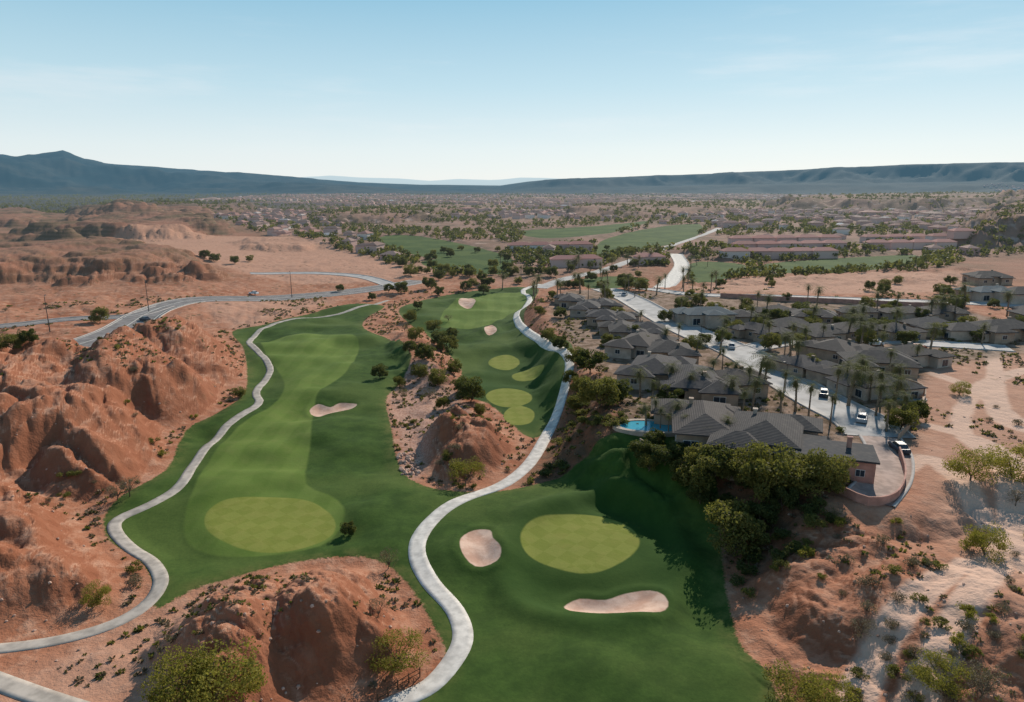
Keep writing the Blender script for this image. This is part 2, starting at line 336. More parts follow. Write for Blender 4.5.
M['stucco2']=simple('pale_stucco',(.44,.35,.28),.08,.5)
M['stuccop']=simple('pink_block',(.42,.22,.17),.12,.5)
M['frame']=simple('white_frame',(.7,.68,.64),.03,1)
M['garage']=simple('garage_panel',(.40,.33,.27),.05,1)
M['wood']=simple('dark_wood',(.10,.055,.03),.2,3)
M['metal']=simple('dark_metal',(.06,.055,.05),.1,2,.5)
M['bark']=simple('bark',(.13,.095,.065),.25,6,.95)
M['palmbark']=simple('palm_bark',(.20,.15,.105),.25,6,.95)
M['rock']=simple('pale_rock',(.42,.27,.20),.25,1)
def glass():
    m,nt,b=newmat('window_glass');b.inputs['Base Color'].default_value=(.03,.04,.05,1);b.inputs['Roughness'].default_value=.08;b.inputs['Specular IOR Level'].default_value=.6;return m
M['glass']=glass()
def water():
    m,nt,b=newmat('pool_water');tc=nt.a('ShaderNodeTexCoord').outputs['Object']
    nt.set(b.inputs['Base Color'],nt.mix(nt.noise(tc,1.),(.02,.24,.33),(.06,.38,.47)));b.inputs['Roughness'].default_value=.15;b.inputs['Specular IOR Level'].default_value=.3
    return m
M['water']=water()
def roofmat(name,stops,tile=True):
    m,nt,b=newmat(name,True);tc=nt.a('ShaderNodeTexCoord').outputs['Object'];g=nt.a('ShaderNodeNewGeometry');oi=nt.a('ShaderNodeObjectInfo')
    f=nt.m('FRACT',nt.m('ADD',nt.m('MULTIPLY',oi.outputs['Random'],1.),nt.m('MULTIPLY',g.outputs['Random Per Island'],.97 if not tile else 0.)))
    c=nt.ramp(f,stops)
    if tile:
        c=nt.mix(nt.mr(nt.noise(tc,.9,5.,.7),.4,.75),c,nt.mix(.6,c,(.14,.12,.105)))
        w=nt.a('ShaderNodeTexWave',bands_direction='Z');nt.l.new(tc,w.inputs[0]);w.inputs['Scale'].default_value=2.4;w.inputs['Distortion'].default_value=.4
        c=nt.mix(nt.m('MULTIPLY',w.outputs[1],.35),c,(.03,.028,.026))
        bp=nt.a('ShaderNodeBump');bp.inputs['Strength'].default_value=.5;bp.inputs['Distance'].default_value=.06;nt.l.new(w.outputs[1],bp.inputs['Height']);nt.l.new(bp.outputs[0],b.inputs['Normal'])
    b.inputs['Specular IOR Level'].default_value=.12
    nt.set(b.inputs['Base Color'],c);b.inputs['Roughness'].default_value=.85;return m
M['roof']=roofmat('slate_tile_roof',[(0,(.048,.046,.048)),(.35,(.075,.066,.062)),(.7,(.056,.056,.063)),(1,(.098,.080,.070))])
M['roofblue']=roofmat('blue_grey_roof',[(0,(.10,.14,.16)),(1,(.12,.15,.16))])
M['roofflat']=roofmat('dark_flat_roof',[(0,(.045,.047,.052)),(1,(.06,.06,.065))])
M['rooftown']=roofmat('town_tile_roof',[(0,(.30,.145,.115)),(.25,(.34,.20,.165)),(.45,(.20,.13,.11)),(.65,(.36,.24,.20)),(.85,(.32,.15,.125)),(.97,(.28,.18,.15)),(1,(.66,.62,.58))],False)
M['rooftown2']=roofmat('terracotta_row_roof',[(0,(.44,.18,.145)),(.5,(.48,.22,.18)),(1,(.38,.17,.14))],False)
M['walltown']=roofmat('town_walls',[(0,(.58,.36,.31)),(.4,(.64,.46,.40)),(.8,(.50,.30,.26)),(1,(.76,.70,.64))],False)
def leafmat(name,a,b2,tr=.35):
    m=bpy.data.materials.new(name);m.use_nodes=True;nt=NT(m);b=nt.n['Principled BSDF'];g=nt.a('ShaderNodeNewGeometry');oi=nt.a('ShaderNodeObjectInfo')
    f=nt.m('ADD',nt.m('MULTIPLY',g.outputs['Random Per Island'],.6),nt.m('MULTIPLY',oi.outputs['Random'],.4))
    c=nt.mix(f,a,b2);nt.set(b.inputs['Base Color'],c);b.inputs['Roughness'].default_value=.7;b.inputs['Specular IOR Level'].default_value=.2
    t=nt.a('ShaderNodeBsdfTranslucent');nt.set(t.inputs[0],nt.mix(.4,c,(.26,.27,.04)))
    mx=nt.a('ShaderNodeMixShader');mx.inputs[0].default_value=tr;nt.l.new(b.outputs[0],mx.inputs[1]);nt.l.new(t.outputs[0],mx.inputs[2])
    nt.l.new(painted_haze(nt,mx.outputs[0]),nt.n['Material Output'].inputs[0]);return m
M['leafd']=leafmat('dark_leaf',(.042,.055,.016),(.105,.112,.032),.35)
M['leafo']=leafmat('olive_leaf',(.085,.085,.022),(.20,.175,.045),.42)
M['leafy']=leafmat('yellow_green_leaf',(.15,.14,.020),(.34,.28,.050),.45)
M['leafg']=leafmat('grey_dry_leaf',(.13,.09,.055),(.24,.18,.12),.2)
M['leafp']=leafmat('palm_leaf',(.040,.058,.018),(.13,.125,.035),.3)
# ------------------------------------------------------------ mesh helpers
def mkmesh(name,V,Fc,mats,mi=None,smooth=False):
    me=bpy.data.meshes.new(name)
    V=np.asarray(V,np.float32);
    if isinstance(Fc,np.ndarray):
        n,k=Fc.shape;me.vertices.add(len(V));me.vertices.foreach_set('co',V.ravel());me.loops.add(n*k);me.loops.foreach_set('vertex_index',Fc.astype(np.int32).ravel())
        me.polygons.add(n);me.polygons.foreach_set('loop_start',np.arange(0,n*k,k,dtype=np.int32))
        me.update(calc_edges=True)
    else:
        me.from_pydata([tuple(map(float,v)) for v in V],[],Fc)
    for mm in mats: me.materials.append(mm)
    if mi is not None: me.polygons.foreach_set('material_index',np.asarray(mi,np.int32))
    if smooth: me.polygons.foreach_set('use_smooth',np.ones(len(me.polygons),bool))
    me.update();return me
def obj(name,me,label=None,cat=None,group=None,kind=None,parent=None,loc=(0,0,0),rot=0.,sc=(1,1,1)):
    o=bpy.data.objects.new(name,me);COL.objects.link(o)
    o.location=loc;o.rotation_euler=(0,0,rot);o.scale=sc if hasattr(sc,'__len__') else (sc,)*3
    if parent: o.parent=parent
    if label:o['label']=label
    if cat:o['category']=cat
    if group:o['group']=group
    if kind:o['kind']=kind
    return o
class MB:
    def __init__(s): s.v=[];s.f=[];s.m=[]
    def add(s,v,f,m=0):
        n=len(s.v);s.v+=[tuple(a) for a in v];s.f+=[tuple(i+n for i in q) for q in f];s.m+=[m]*len(f)
    def box(s,x0,x1,y0,y1,z0,z1,m=0):
        s.add([(x0,y0,z0),(x1,y0,z0),(x1,y1,z0),(x0,y1,z0),(x0,y0,z1),(x1,y0,z1),(x1,y1,z1),(x0,y1,z1)],[(0,3,2,1),(4,5,6,7),(0,1,5,4),(1,2,6,5),(2,3,7,6),(3,0,4,7)],m)
    def tube(s,pts,rad,n=6,m=0):
        V=[];Fs=[];pts=[Vector(p) for p in pts]
        for i,p in enumerate(pts):
            d=(pts[min(i+1,len(pts)-1)]-pts[max(i-1,0)]).normalized();a=d.cross(Vector((.3,.9,.1))).normalized();b=d.cross(a)
            for k in range(n):
                t=2*math.pi*k/n;V.append(p+(a*math.cos(t)+b*math.sin(t))*rad[i])
        for i in range(len(pts)-1):
            for k in range(n): Fs.append((i*n+k,i*n+(k+1)%n,(i+1)*n+(k+1)%n,(i+1)*n+k))
        Fs.append(tuple(range(n-1,-1,-1)));Fs.append(tuple((len(pts)-1)*n+k for k in range(n)))
        s.add(V,Fs,m)
    def mesh(s,name,mats,smooth=False): return mkmesh(name,s.v,s.f,mats,s.m,smooth)
# ------------------------------------------------------------ terrain objects
co=np.stack([X,Y,Z],-1).reshape(-1,3).astype(np.float32)
plain=np.maximum(S(-X/np.maximum(Y,1)-0.18,0,.18)*S(R_,1100,2000), S(R_,3400,4800)).astype(np.float32)
aT={'sd_grass':sd_grass,'sd_fair':sd_fair,'sd_fringe':sd_fringe,'sd_green':sd_green,'sd_sand':sd_sand}
aD={'sd_grass':sd_grass,'pale':sd_pale,'track':dtr,'wash':sd_wash,'veg':sd_veg,'town':sd_town,'plain':plain,'lots':sd_lots}
idx=np.arange(NR*NC).reshape(NR,NC)
quads=np.stack([idx[:-1,:-1],idx[:-1,1:],idx[1:,1:],idx[1:,:-1]],-1).reshape(-1,4)
def fc(a): return ((a[:-1,:-1]+a[:-1,1:]+a[1:,1:]+a[1:,:-1])/4).reshape(-1)
cls=np.zeros(len(quads),int)
cls[fc(sd_grass)+.5*fc(vn(X/.6,Y/.6,777))>0.35]=1; cls[fc(sd_fair)>0]=2
ng=10
info={0:('ground','red desert ground with eroded gullies and scrub','ground'),1:('grass','dark green mown rough of the golf course','grass'),2:('fairway','lighter striped green mown fairway','fairway')}
Xc,Yc=fc(X),fc(Y)
for i,p in enumerate(green):
    m=poly_sd(p,Xc,Yc,5.)>0; cls[m]=ng; info[ng]=('putting_green' if i<2 else 'tee_box','smooth yellow green mown turf patch with checked mowing','golf green'); ng+=1
for i,p in enumerate(sand):
    m=poly_sd(p,Xc,Yc,5.)>0; cls[m]=ng; info[ng]=('sand_bunker','shallow kidney shaped sand bunker in mown grass','sand bunker'); ng+=1
for k,(nm,lb,ct) in info.items():
    q=quads[cls==k]
    if len(q)==0: continue
    used,inv=np.unique(q,return_inverse=True)
    me=mkmesh(nm,co[used],inv.reshape(-1,4),[TM2 if k else TM],None,True)
    for an,av in (aT if k else aD).items():
        at=me.attributes.new(an,'FLOAT','POINT');at.data.foreach_set('value',np.ascontiguousarray(av.reshape(-1)[used],np.float32))
    obj(nm,me,lb,ct,kind='structure')
# ------------------------------------------------------------ ribbons
def resample(L,step):
    d=np.r_[0,np.cumsum(np.hypot(*np.diff(L,axis=0).T))];n=max(2,int(d[-1]/step));t=np.linspace(0,d[-1],n)
    return np.stack([np.interp(t,d,L[:,0]),np.interp(t,d,L[:,1])],1)
def ribbon(name,L,prof_,mats,label,cat,step=1.0,mi=None,kind='structure',lift=0.):
    L=resample(L,step)
    T=np.gradient(L,axis=0);T/=np.hypot(T[:,0],T[:,1])[:,None]+1e-9;N=np.stack([T[:,1],-T[:,0]],1)
    V=[];k=len(prof_)
    for (o_,z_) in prof_:
        q=L+N*o_;V.append(np.stack([q[:,0],q[:,1],Hl(q[:,0],q[:,1])+z_+lift],1))
    V=np.stack(V,1).reshape(-1,3);n=len(L);id_=np.arange(n*k).reshape(n,k)
    Fq=np.stack([id_[:-1,:-1],id_[:-1,1:],id_[1:,1:],id_[1:,:-1]],-1).reshape(-1,4)[:,::-1]
    m_=None if mi is None else np.tile(mi,n-1)
    me=mkmesh(name,V,Fq,mats,m_);return obj(name,me,label,cat,kind=kind)
def pathprof(w,h=.07): return [(-w/2-.05,-.25),(-w/2,h),(-w/4,h+.01),(0,h+.015),(w/4,h+.01),(w/2,h),(w/2+.05,-.25)]
ribbon('cart_path',pathL,pathprof(1.9),[M['path']],'narrow grey winding golf cart path','path',.6)
ribbon('cart_path',pathC,pathprof(2.4),[M['concrete']],'pale concrete winding golf cart path between grass','path',.6)
ribbon('cart_path',pathB,pathprof(2.3,.08),[M['path']],'short grey cart path across desert ground','path',.6)
def roadprof(w,k=True):
    p=[(-w/2-.5,-.4),(-w/2-.45,.22),(-w/2-.02,.22),(-w/2,.09)];mi=[1,1,1]
    for t in np.linspace(-1,1,7)[1:]: p.append((t*w/2,.10 if abs(t)<1 else .09));mi.append(0)
    p+=[(w/2+.02,.22),(w/2+.45,.22),(w/2+.5,-.4)];mi+=[1,1,1];return p,mi
for nm,L,w,mt,lb in (('road',road1,13,'asphalt','two lane grey asphalt road curving through desert'),('road',road2,7,'asphalt','narrow asphalt road joining the main road'),('road',road3,8,'street','pale access road over bare dirt'),
   ('street',street,11,'street','pale residential street with kerbs between houses'),('street',street2,7,'street','residential side street lined by houses'),('driveway',drive,6,'drive','pinkish paved driveway beside a low wall'),
   ('road',boul,6.5,'street','pale boulevard running towards the town'),('road',boul2,7,'street','long straight road past open desert lots'),('road',boul3,9,'concrete','bright concrete road between town gardens')):
    p,mi=roadprof(w);ribbon(nm,L,p,[M[mt],M['kerb']],lb,'road',1.2,mi)
for L,o_ in ((road1,0.),(road1,5.6),(road1,-5.6),(road2,0.)):
    ribbon('road_marking',L,[(o_-.11,.112),(o_+.11,.112)],[M['paint']],'thin painted line along asphalt road','road marking',1.2)
# ------------------------------------------------------------ vegetation templates
def leaves(C,Rr,n,size,r,squash=.8,shell=.45):
    d=r.normal(size=(n,3));d/=np.linalg.norm(d,axis=1)[:,None]
    rad=(shell+(1-shell)*r.random(n))**.8
    p=np.array(C)+d*rad[:,None]*np.array([Rr,Rr,Rr*squash])
    a=r.normal(size=(n,3));a/=np.linalg.norm(a,axis=1)[:,None];b=np.cross(a,r.normal(size=(n,3)));b/=np.linalg.norm(b,axis=1)[:,None]
    s=size*(.6+.8*r.random(n))[:,None]
    V=np.stack([p-a*s*.5,p+b*s*.3,p+a*s*.5,p-b*s*.3],1);return V.reshape(-1,3)
def quadf(n): return np.arange(n*4).reshape(-1,4)
def tree_tpl(seed,h,R,ncl,nl,ls,leaf,lowf=.25):
    r=np.random.default_rng(seed);mb=MB();V=[]
    fork=h*lowf*(0.8+.4*r.random());lean=r.normal(size=2)*.05*h
    mb.tube([(0,0,-.5),(lean[0]*.4,lean[1]*.4,fork*.5),(lean[0],lean[1],fork)],[.05*h**.8*.9,.045*h**.8*.7,.03*h**.8],7)
    for i in range(ncl):
        t=2*math.pi*i/ncl*2.4+r.random()*.8;rr=R*(.15+.62*math.sqrt(r.random()));zz=fork+(h-fork)*(.1+.75*r.random()*(1-.45*(rr/R)**2))
        c=np.array([rr*math.cos(t),rr*math.sin(t),zz])
        if i<9:
            mid=np.array([lean[0],lean[1],fork])*.55+c*.45+np.array([0,0,.08*h])
            mb.tube([(lean[0],lean[1],fork-.1),tuple(mid),tuple(c)],[.02*h**.8,.012*h**.8,.005*h**.8],5)
        cr=R*(.20+.22*r.random());V.append(leaves(c,cr,int(nl/ncl*(.6+.8*r.random())),ls,r,.75))
    V=np.concatenate(V);V[:,2]=np.maximum(V[:,2],.15)
    return mb.mesh('trunk',[M['bark']]),mkmesh('crown',V,quadf(len(V)//4),[leaf])
TREE={'d':[tree_tpl(i,6,3.4,30,5500,.36,M['leafd'],.15) for i in range(4)],'o':[tree_tpl(10+i,6,3.6,32,5500,.32,M['leafo'],.12) for i in range(4)],
      'y':[tree_tpl(20+i,5,3.6,26,5500,.20,M['leafy'],.10) for i in range(3)],'g':[tree_tpl(30+i,4.5,2.6,24,1500,.16,M['leafg'],.2) for i in range(2)]}
def shrub_tpl(seed,leaf,n=700,ls=.16):
    r=np.random.default_rng(seed);mb=MB();V=[]
    for i in range(9):
        t=r.random()*6.28;q=.75*math.sqrt(r.random());c=(q*math.cos(t),q*math.sin(t),.45+.35*r.random()*(1-q*.5))
        mb.tube([(0,0,-.2),(c[0]*.5,c[1]*.5,c[2]*.6),c],[.035,.025,.01],4)
        V.append(leaves(c,.3+.22*r.random(),n//9,ls,r,.8,.3))
    V=np.concatenate(V);V[:,2]=np.maximum(V[:,2],.02);nb=len(mb.v)
    f=mb.f+[tuple(x) for x in (quadf(len(V)//4)+nb)]
    return mkmesh('shrub',list(mb.v)+[tuple(x) for x in V],f,[M['bark'],leaf],[0]*len(mb.f)+[1]*(len(V)//4))
SH={'d':[shrub_tpl(50+i,M['leafd']) for i in range(3)],'o':[shrub_tpl(60+i,M['leafo']) for i in range(3)],'y':[shrub_tpl(70+i,M['leafy']) for i in range(2)],'g':[shrub_tpl(80+i,M['leafg'],500,.13) for i in range(2)]}
def palm_tpl(seed,h):
    r=np.random.default_rng(seed);mb=MB();bx,by=r.normal(size=2)*.25
    zs=np.linspace(-.4,h,7);mb.tube([(bx*(z/h)**2,by*(z/h)**2,z) for z in zs],[.30,.24,.21,.19,.18,.18,.22],8)
    cb=MB();top=Vector((bx,by,h))
    for i in range(34):
        a=i*2.4+r.random()*.3;el=math.radians(75-115*(i/34)+r.normal()*6);L=2.3+.5*r.random()
        d=Vector((math.cos(a),math.sin(a),0));side=Vector((-math.sin(a),math.cos(a),0));p=top.copy();ang=el;n=8;pts=[p.copy()]
        for k in range(n):
            ang-=math.radians(9+4*r.random());p=p+(d*math.cos(ang)+Vector((0,0,math.sin(ang))))*(L/n);pts.append(p.copy())
        for k in range(1,n+1):
            w=.68*math.sin(math.pi*(k/(n+1))**.7)+.14;q=pts[k];t=(pts[k]-pts[k-1]).normalized()
            for s_ in (-1,1):
                tip=q+side*s_*w+t*w*.55-Vector((0,0,w*.35));cb.add([pts[k-1],pts[k-1]+t*.14,tip,q-t*.1],[(0,1,2,3)])
    for i in range(26):
        a=r.random()*6.28;z=h-.25-r.random()*.8;o=Vector((math.cos(a)*.2+bx,math.sin(a)*.2+by,z));o2=o+Vector((math.cos(a)*.28,math.sin(a)*.28,-.6));sd=Vector((-math.sin(a),math.cos(a),0))*.14
        cb.add([o-sd*.5,o+sd*.5,o2+sd,o2-sd],[(0,1,2,3)],1)
    return mb.mesh('trunk',[M['palmbark']],True),cb.mesh('crown',[M['leafp'],M['leafg']])
PALM=[palm_tpl(90+i,h) for i,h in enumerate((6.5,8,5))]
def put_tree(tpl,x,y,z,s,name,label,group,cat='tree',sxy=1.):
    e=obj(name,None,label,cat,group,loc=(x,y,z-.05),rot=random.random()*6.28,sc=(s*sxy,s*sxy,s));e.empty_display_size=.5
    obj('trunk',tpl[0],parent=e);obj('crown',tpl[1],parent=e);return e
LB={'d':('broadleaf_tree','dense dark green broadleaf tree on sloping ground'),'o':('desert_tree','rounded olive green desert tree on dry ground'),'y':('palo_verde_tree','wide yellow green palo verde bush on red dirt'),'g':('dry_tree','sparse grey leafless desert tree on red dirt')}
def plant(lst,chk=False):
    a=np.array([(l[0],l[1]) for l in lst],float);x,y,z=G(a[:,0],a[:,1]);dq=smp(dp,x,y)
    for i,l in enumerate(lst):
        if chk and dq[i]<1.5: continue
        k=l[3];t=TREE[k][i%len(TREE[k])];h={'d':6,'o':6,'y':5,'g':4.5}[k]
        put_tree(t,x[i],y[i],z[i],l[2]/h,LB[k][0],LB[k][1],'desert trees around the golf course','tree',1.0+.14*math.sin(i*2.3))
plant([(598,410,7.5,'o'),(590,374,6.5,'d'),(580,395,5,'o'),(614,402,5.5,'d'),(705,490,7.5,'o'),(768,502,9.2,'o'),(796,494,6.5,'o'),(826,490,6.5,'o'),(735,556,8.2,'o'),(722,478,6,'d'),(685,486,5,'o'),(748,486,6,'o'),(665,466,4.,'d'),(648,474,3.5,'o'),(758,528,4.5,'d'),(700,505,4,'d'),
 (100,324,6.5,'o'),(12,352,5,'o'),(30,346,4,'d'),(470,402,7,'d'),(448,352,5.5,'o'),(415,342,5.5,'o'),(425,360,5.5,'d'),(380,378,4.2,'d'),(400,388,3.5,'o'),(466,480,4.2,'y'),(438,385,5,'o'),(410,322,5,'o'),(448,322,3,'g'),(392,330,3.4,'g'),(403,400,3.4,'g'),(440,345,5,'d'),(405,332,4,'g'),(433,332,5,'o'),(420,378,4.2,'o'),(455,374,4.4,'o'),(430,400,3.4,'g'),(410,354,4.4,'d'),(480,415,3,'o'),(462,392,4,'d'),(443,410,3.6,'o'),(418,310,4,'d'),(452,338,4,'d'),
 (130,497,4,'g'),(117,500,3.2,'g'),(240,398,3,'o'),(349,535,2.4,'d'),(215,716,6.5,'y'),(186,706,5.5,'y'),(970,482,5.5,'y'),(1012,478,5.5,'y'),(985,556,4.5,'y'),(900,430,5,'o'),(915,420,4,'d'),(388,570,3.2,'g'),(400,668,4,'y'),(378,618,2.6,'g'),(98,606,3,'y'),
 (790,706,4,'y'),(825,712,4.5,'y'),(980,700,4,'g'),(940,690,3.5,'y'),(960,395,3.5,'y'),(860,640,2.6,'g'),(905,345,5,'d'),(722,345,5,'d'),(735,335,5,'o'),(770,350,5,'o'),(705,345,4,'d'),(640,352,5,'d'),(620,350,4.5,'d'),(690,350,4.5,'o'),
 (950,335,5,'d'),(965,330,5,'o'),(855,375,4.5,'d'),(812,372,4.5,'o'),(840,330,5,'d'),(878,332,5,'d'),(780,322,5,'d'),(745,318,5,'o'),(800,316,5,'d'),(920,322,5,'d'),(665,322,4.5,'d'),(560,318,4,'d'),(553,300,4,'o'),(548,340,4,'o'),(560,350,4.5,'d'),(575,365,5,'o'),(540,315,3.5,'o'),(570,385,4,'d'),(575,410,4,'o'),
 (670,405,4.5,'d'),(712,398,4.5,'d'),(738,392,4,'o'),(655,446,3.4,'d'),(690,450,3.6,'d'),(733,462,4.5,'o'),(340,292,4,'d'),(372,300,4,'d'),(215,262,6,'d'),(235,264,6,'d'),(250,262,5,'o'),(205,258,6,'d'),(1015,508,3,'g'),(640,457,3.6,'d'),(835,520,2.5,'g'),(782,512,4.5,'d'),(715,444,4,'o'),(680,462,4,'d'),(700,470,4.5,'o'),(810,480,4.5,'d')])
tl=[];r2=np.random.default_rng(5)
for i in range(70):
    tl.append((r2.uniform(600,1020),r2.uniform(284,350),r2.uniform(3.5,5.5),'d' if i%2 else 'o'))
for i in range(84):
    tl.append((r2.uniform(385,640),r2.uniform(250,296),r2.uniform(4,7),'d' if i%3 else 'o'))
plant(tl,True)
pal=[(763,395,8),(748,398,7),(757,392,8),(795,412,7),(803,404,8),(816,406,8),(842,416,7),(858,398,9),(860,414,7),(870,424,6),(690,402,6),(698,398,6),(652,405,5),(660,432,4.5),(646,428,4.5),(725,446,5),(668,436,4),(640,398,6),(805,352,7),(792,348,7),(930,352,7),(880,404,7),(783,398,6),(735,388,6),(770,372,8),(722,372,6),(888,418,5),(845,388,6),(684,440,4.5),(705,452,4),(915,368,6),(678,345,6),(700,338,6),(745,345,7),(822,345,6),(860,350,7),(958,345,6),(712,385,6),(728,408,6),(780,420,6),(830,425,6),(672,392,6),
 (752,412,7),(808,420,7),(826,392,7),(838,402,6),(888,380,7),(900,392,6),(720,355,7),(758,362,7),(695,362,6),(664,350,6),(655,425,5),(678,428,5),(850,432,6),(742,420,6),(790,360,7),(880,356,6),(640,330,6),(662,315,6),(700,312,7)]
for i in range(42): pal.append((r2.uniform(500,720),r2.uniform(264,308),r2.uniform(6,9)))
for i in range(26): pal.append((r2.uniform(720,1010),r2.uniform(300,348),r2.uniform(6,9)))
a=np.array(pal);x,y,z=G(a[:,0],a[:,1]);dq=smp(dp,x,y)
for i in range(len(pal)):
    if dq[i]<.6: x[i]+=6.5;z[i]=Hl(x[i],y[i])
    k=i%3;put_tree(PALM[k],x[i],y[i],z[i],pal[i][2]/(6.5,8,5)[k]*.95,'palm_tree','slender fan palm with drooping dry skirt by villas','palms planted among the villas','palm tree',1.0)
# shrubs (individual) and scrub (stuff)
r3=np.random.default_rng(11)
U1=r3.uniform(-40,1060,3600);V1=r3.uniform(300,730,3600)
x,y,z=G(U1,V1);
vg=smp(sd_veg,x,y);lt=smp(sd_lots,x,y);ws=np.maximum(smp(sd_wash,x,y),-12)
base_ok=(smp(sd_grass,x,y)<-.8)&(smp(dp,x,y)>.8)
dens=fbm(x/22,y/22,2,300)
A_ok=np.nonzero(base_ok&(vg>-3)&(lt<0))[0][:95];B_ok=np.nonzero(base_ok&(lt>0))[0][:75]
C_ok=np.nonzero(base_ok&(vg<=-3)&(lt<=0)&(dens+.8*S(ws,-12,2)>.32))[0][:125]
for tag,ii in (('a',A_ok),('b',B_ok),('c',C_ok)):
  for n_,i in enumerate(ii):
    k='ogygog'[n_%6]
    if tag!='c': k='do'[n_%2]
    s=r3.uniform(.6,1.3)*(1.35 if tag=='a' else 1);nm={'o':'olive_shrub','d':'dark_shrub','y':'yellow_shrub','g':'dry_shrub'}[k]
    obj(nm,SH[k][n_%len(SH[k])],{'o':'low olive desert shrub on red soil','d':'dense dark green shrub on the bank','y':'bright yellow green shrub on red soil','g':'dry grey brown shrub on red soil'}[k],'shrub','shrubs scattered over the desert',loc=(x[i],y[i],z[i]-.05),rot=r3.uniform(0,6),sc=(s,s,s*r3.uniform(.8,1.1)))
N=5200;aa=r3.uniform(-.85,.85,N*6);rr=35+(330-35)*r3.random(N*6)**.7
x=rr*np.sin(aa);y=rr*np.cos(aa)
edge=S(smp(sd_grass,x,y),-6,-1)*.35
ok=(smp(sd_grass,x,y)<-.4)&(smp(dp,x,y)>.5)&(smp(dtr,x,y)>1.5)&(fbm(x/18,y/18,3,320)+.8*S(smp(sd_veg,x,y),-6,4)+.3*S(smp(sd_wash,x,y),-8,2)+edge>.12)
x=x[ok][:N];y=y[ok][:N];z=Hl(x,y);n=len(x);K=16
d=r3.normal(size=(n,K,3));d[...,2]=np.abs(d[...,2])*.7;d/=np.linalg.norm(d,axis=2)[...,None]
sz=r3.uniform(.18,.60,n)*(1+rr[ok][:N]/500)
b0=np.stack([x,y,z],1)[:,None,:];tip=b0+d*sz[:,None,None];sd_=np.cross(d,r3.normal(size=(n,K,3)));sd_/=np.linalg.norm(sd_,axis=2)[...,None];wv=sz[:,None,None]*.22
Vt=np.stack([b0+d*sz[:,None,None]*.1,b0+d*sz[:,None,None]*.6+sd_*wv,tip,b0+d*sz[:,None,None]*.6-sd_*wv],2).reshape(-1,3)
mi=np.repeat(r3.choice([0,1,1,2],n),K)
obj('desert_scrub',mkmesh('desert_scrub',Vt,quadf(len(Vt)//4),[M['leafo'],M['leafg'],M['leafd']],mi),'low dry scrub tufts over red soil','scrub',kind='stuff')
# rocks
u=r3.uniform(398,420,60);v=r3.uniform(455,476,60);x,y,z=G(u,v)
u2=r3.uniform(0,1024,450);v2=r3.uniform(330,702,450);xa,ya,za=G(u2,v2);okk=(smp(sd_grass,xa,ya)<-1)&(smp(dp,xa,ya)>.8);x=np.r_[x,xa[okk]];y=np.r_[y,ya[okk]];z=np.r_[z,za[okk]]
mb=MB()
for i in range(len(x)):
    s=r3.uniform(.10,.28) if i>60 else r3.uniform(.25,.7);pts=[];
    for th,ph in ((0,-1),(0,-.2),(1.57,-.2),(3.14,-.2),(4.71,-.2),(.7,.55),(2.3,.55),(3.9,.55),(5.5,.55),(0,1)):
        q=math.cos(ph*1.4)*r3.uniform(.75,1.2);pts.append((x[i]+s*q*math.cos(th),y[i]+s*q*math.sin(th),z[i]+s*.75*math.sin(ph*1.4)*r3.uniform(.8,1.2)))
    mb.add(pts,[(0,2,1),(0,3,2),(0,4,3),(0,1,4),(1,2,5),(2,6,5),(2,3,6),(3,7,6),(3,4,7),(4,8,7),(4,1,8),(1,5,8),(5,6,9),(6,7,9),(7,8,9),(8,5,9)])
obj('desert_rocks',mb.mesh('desert_rocks',[M['rock']]),'pale weathered rocks scattered on red soil','rocks',kind='stuff')
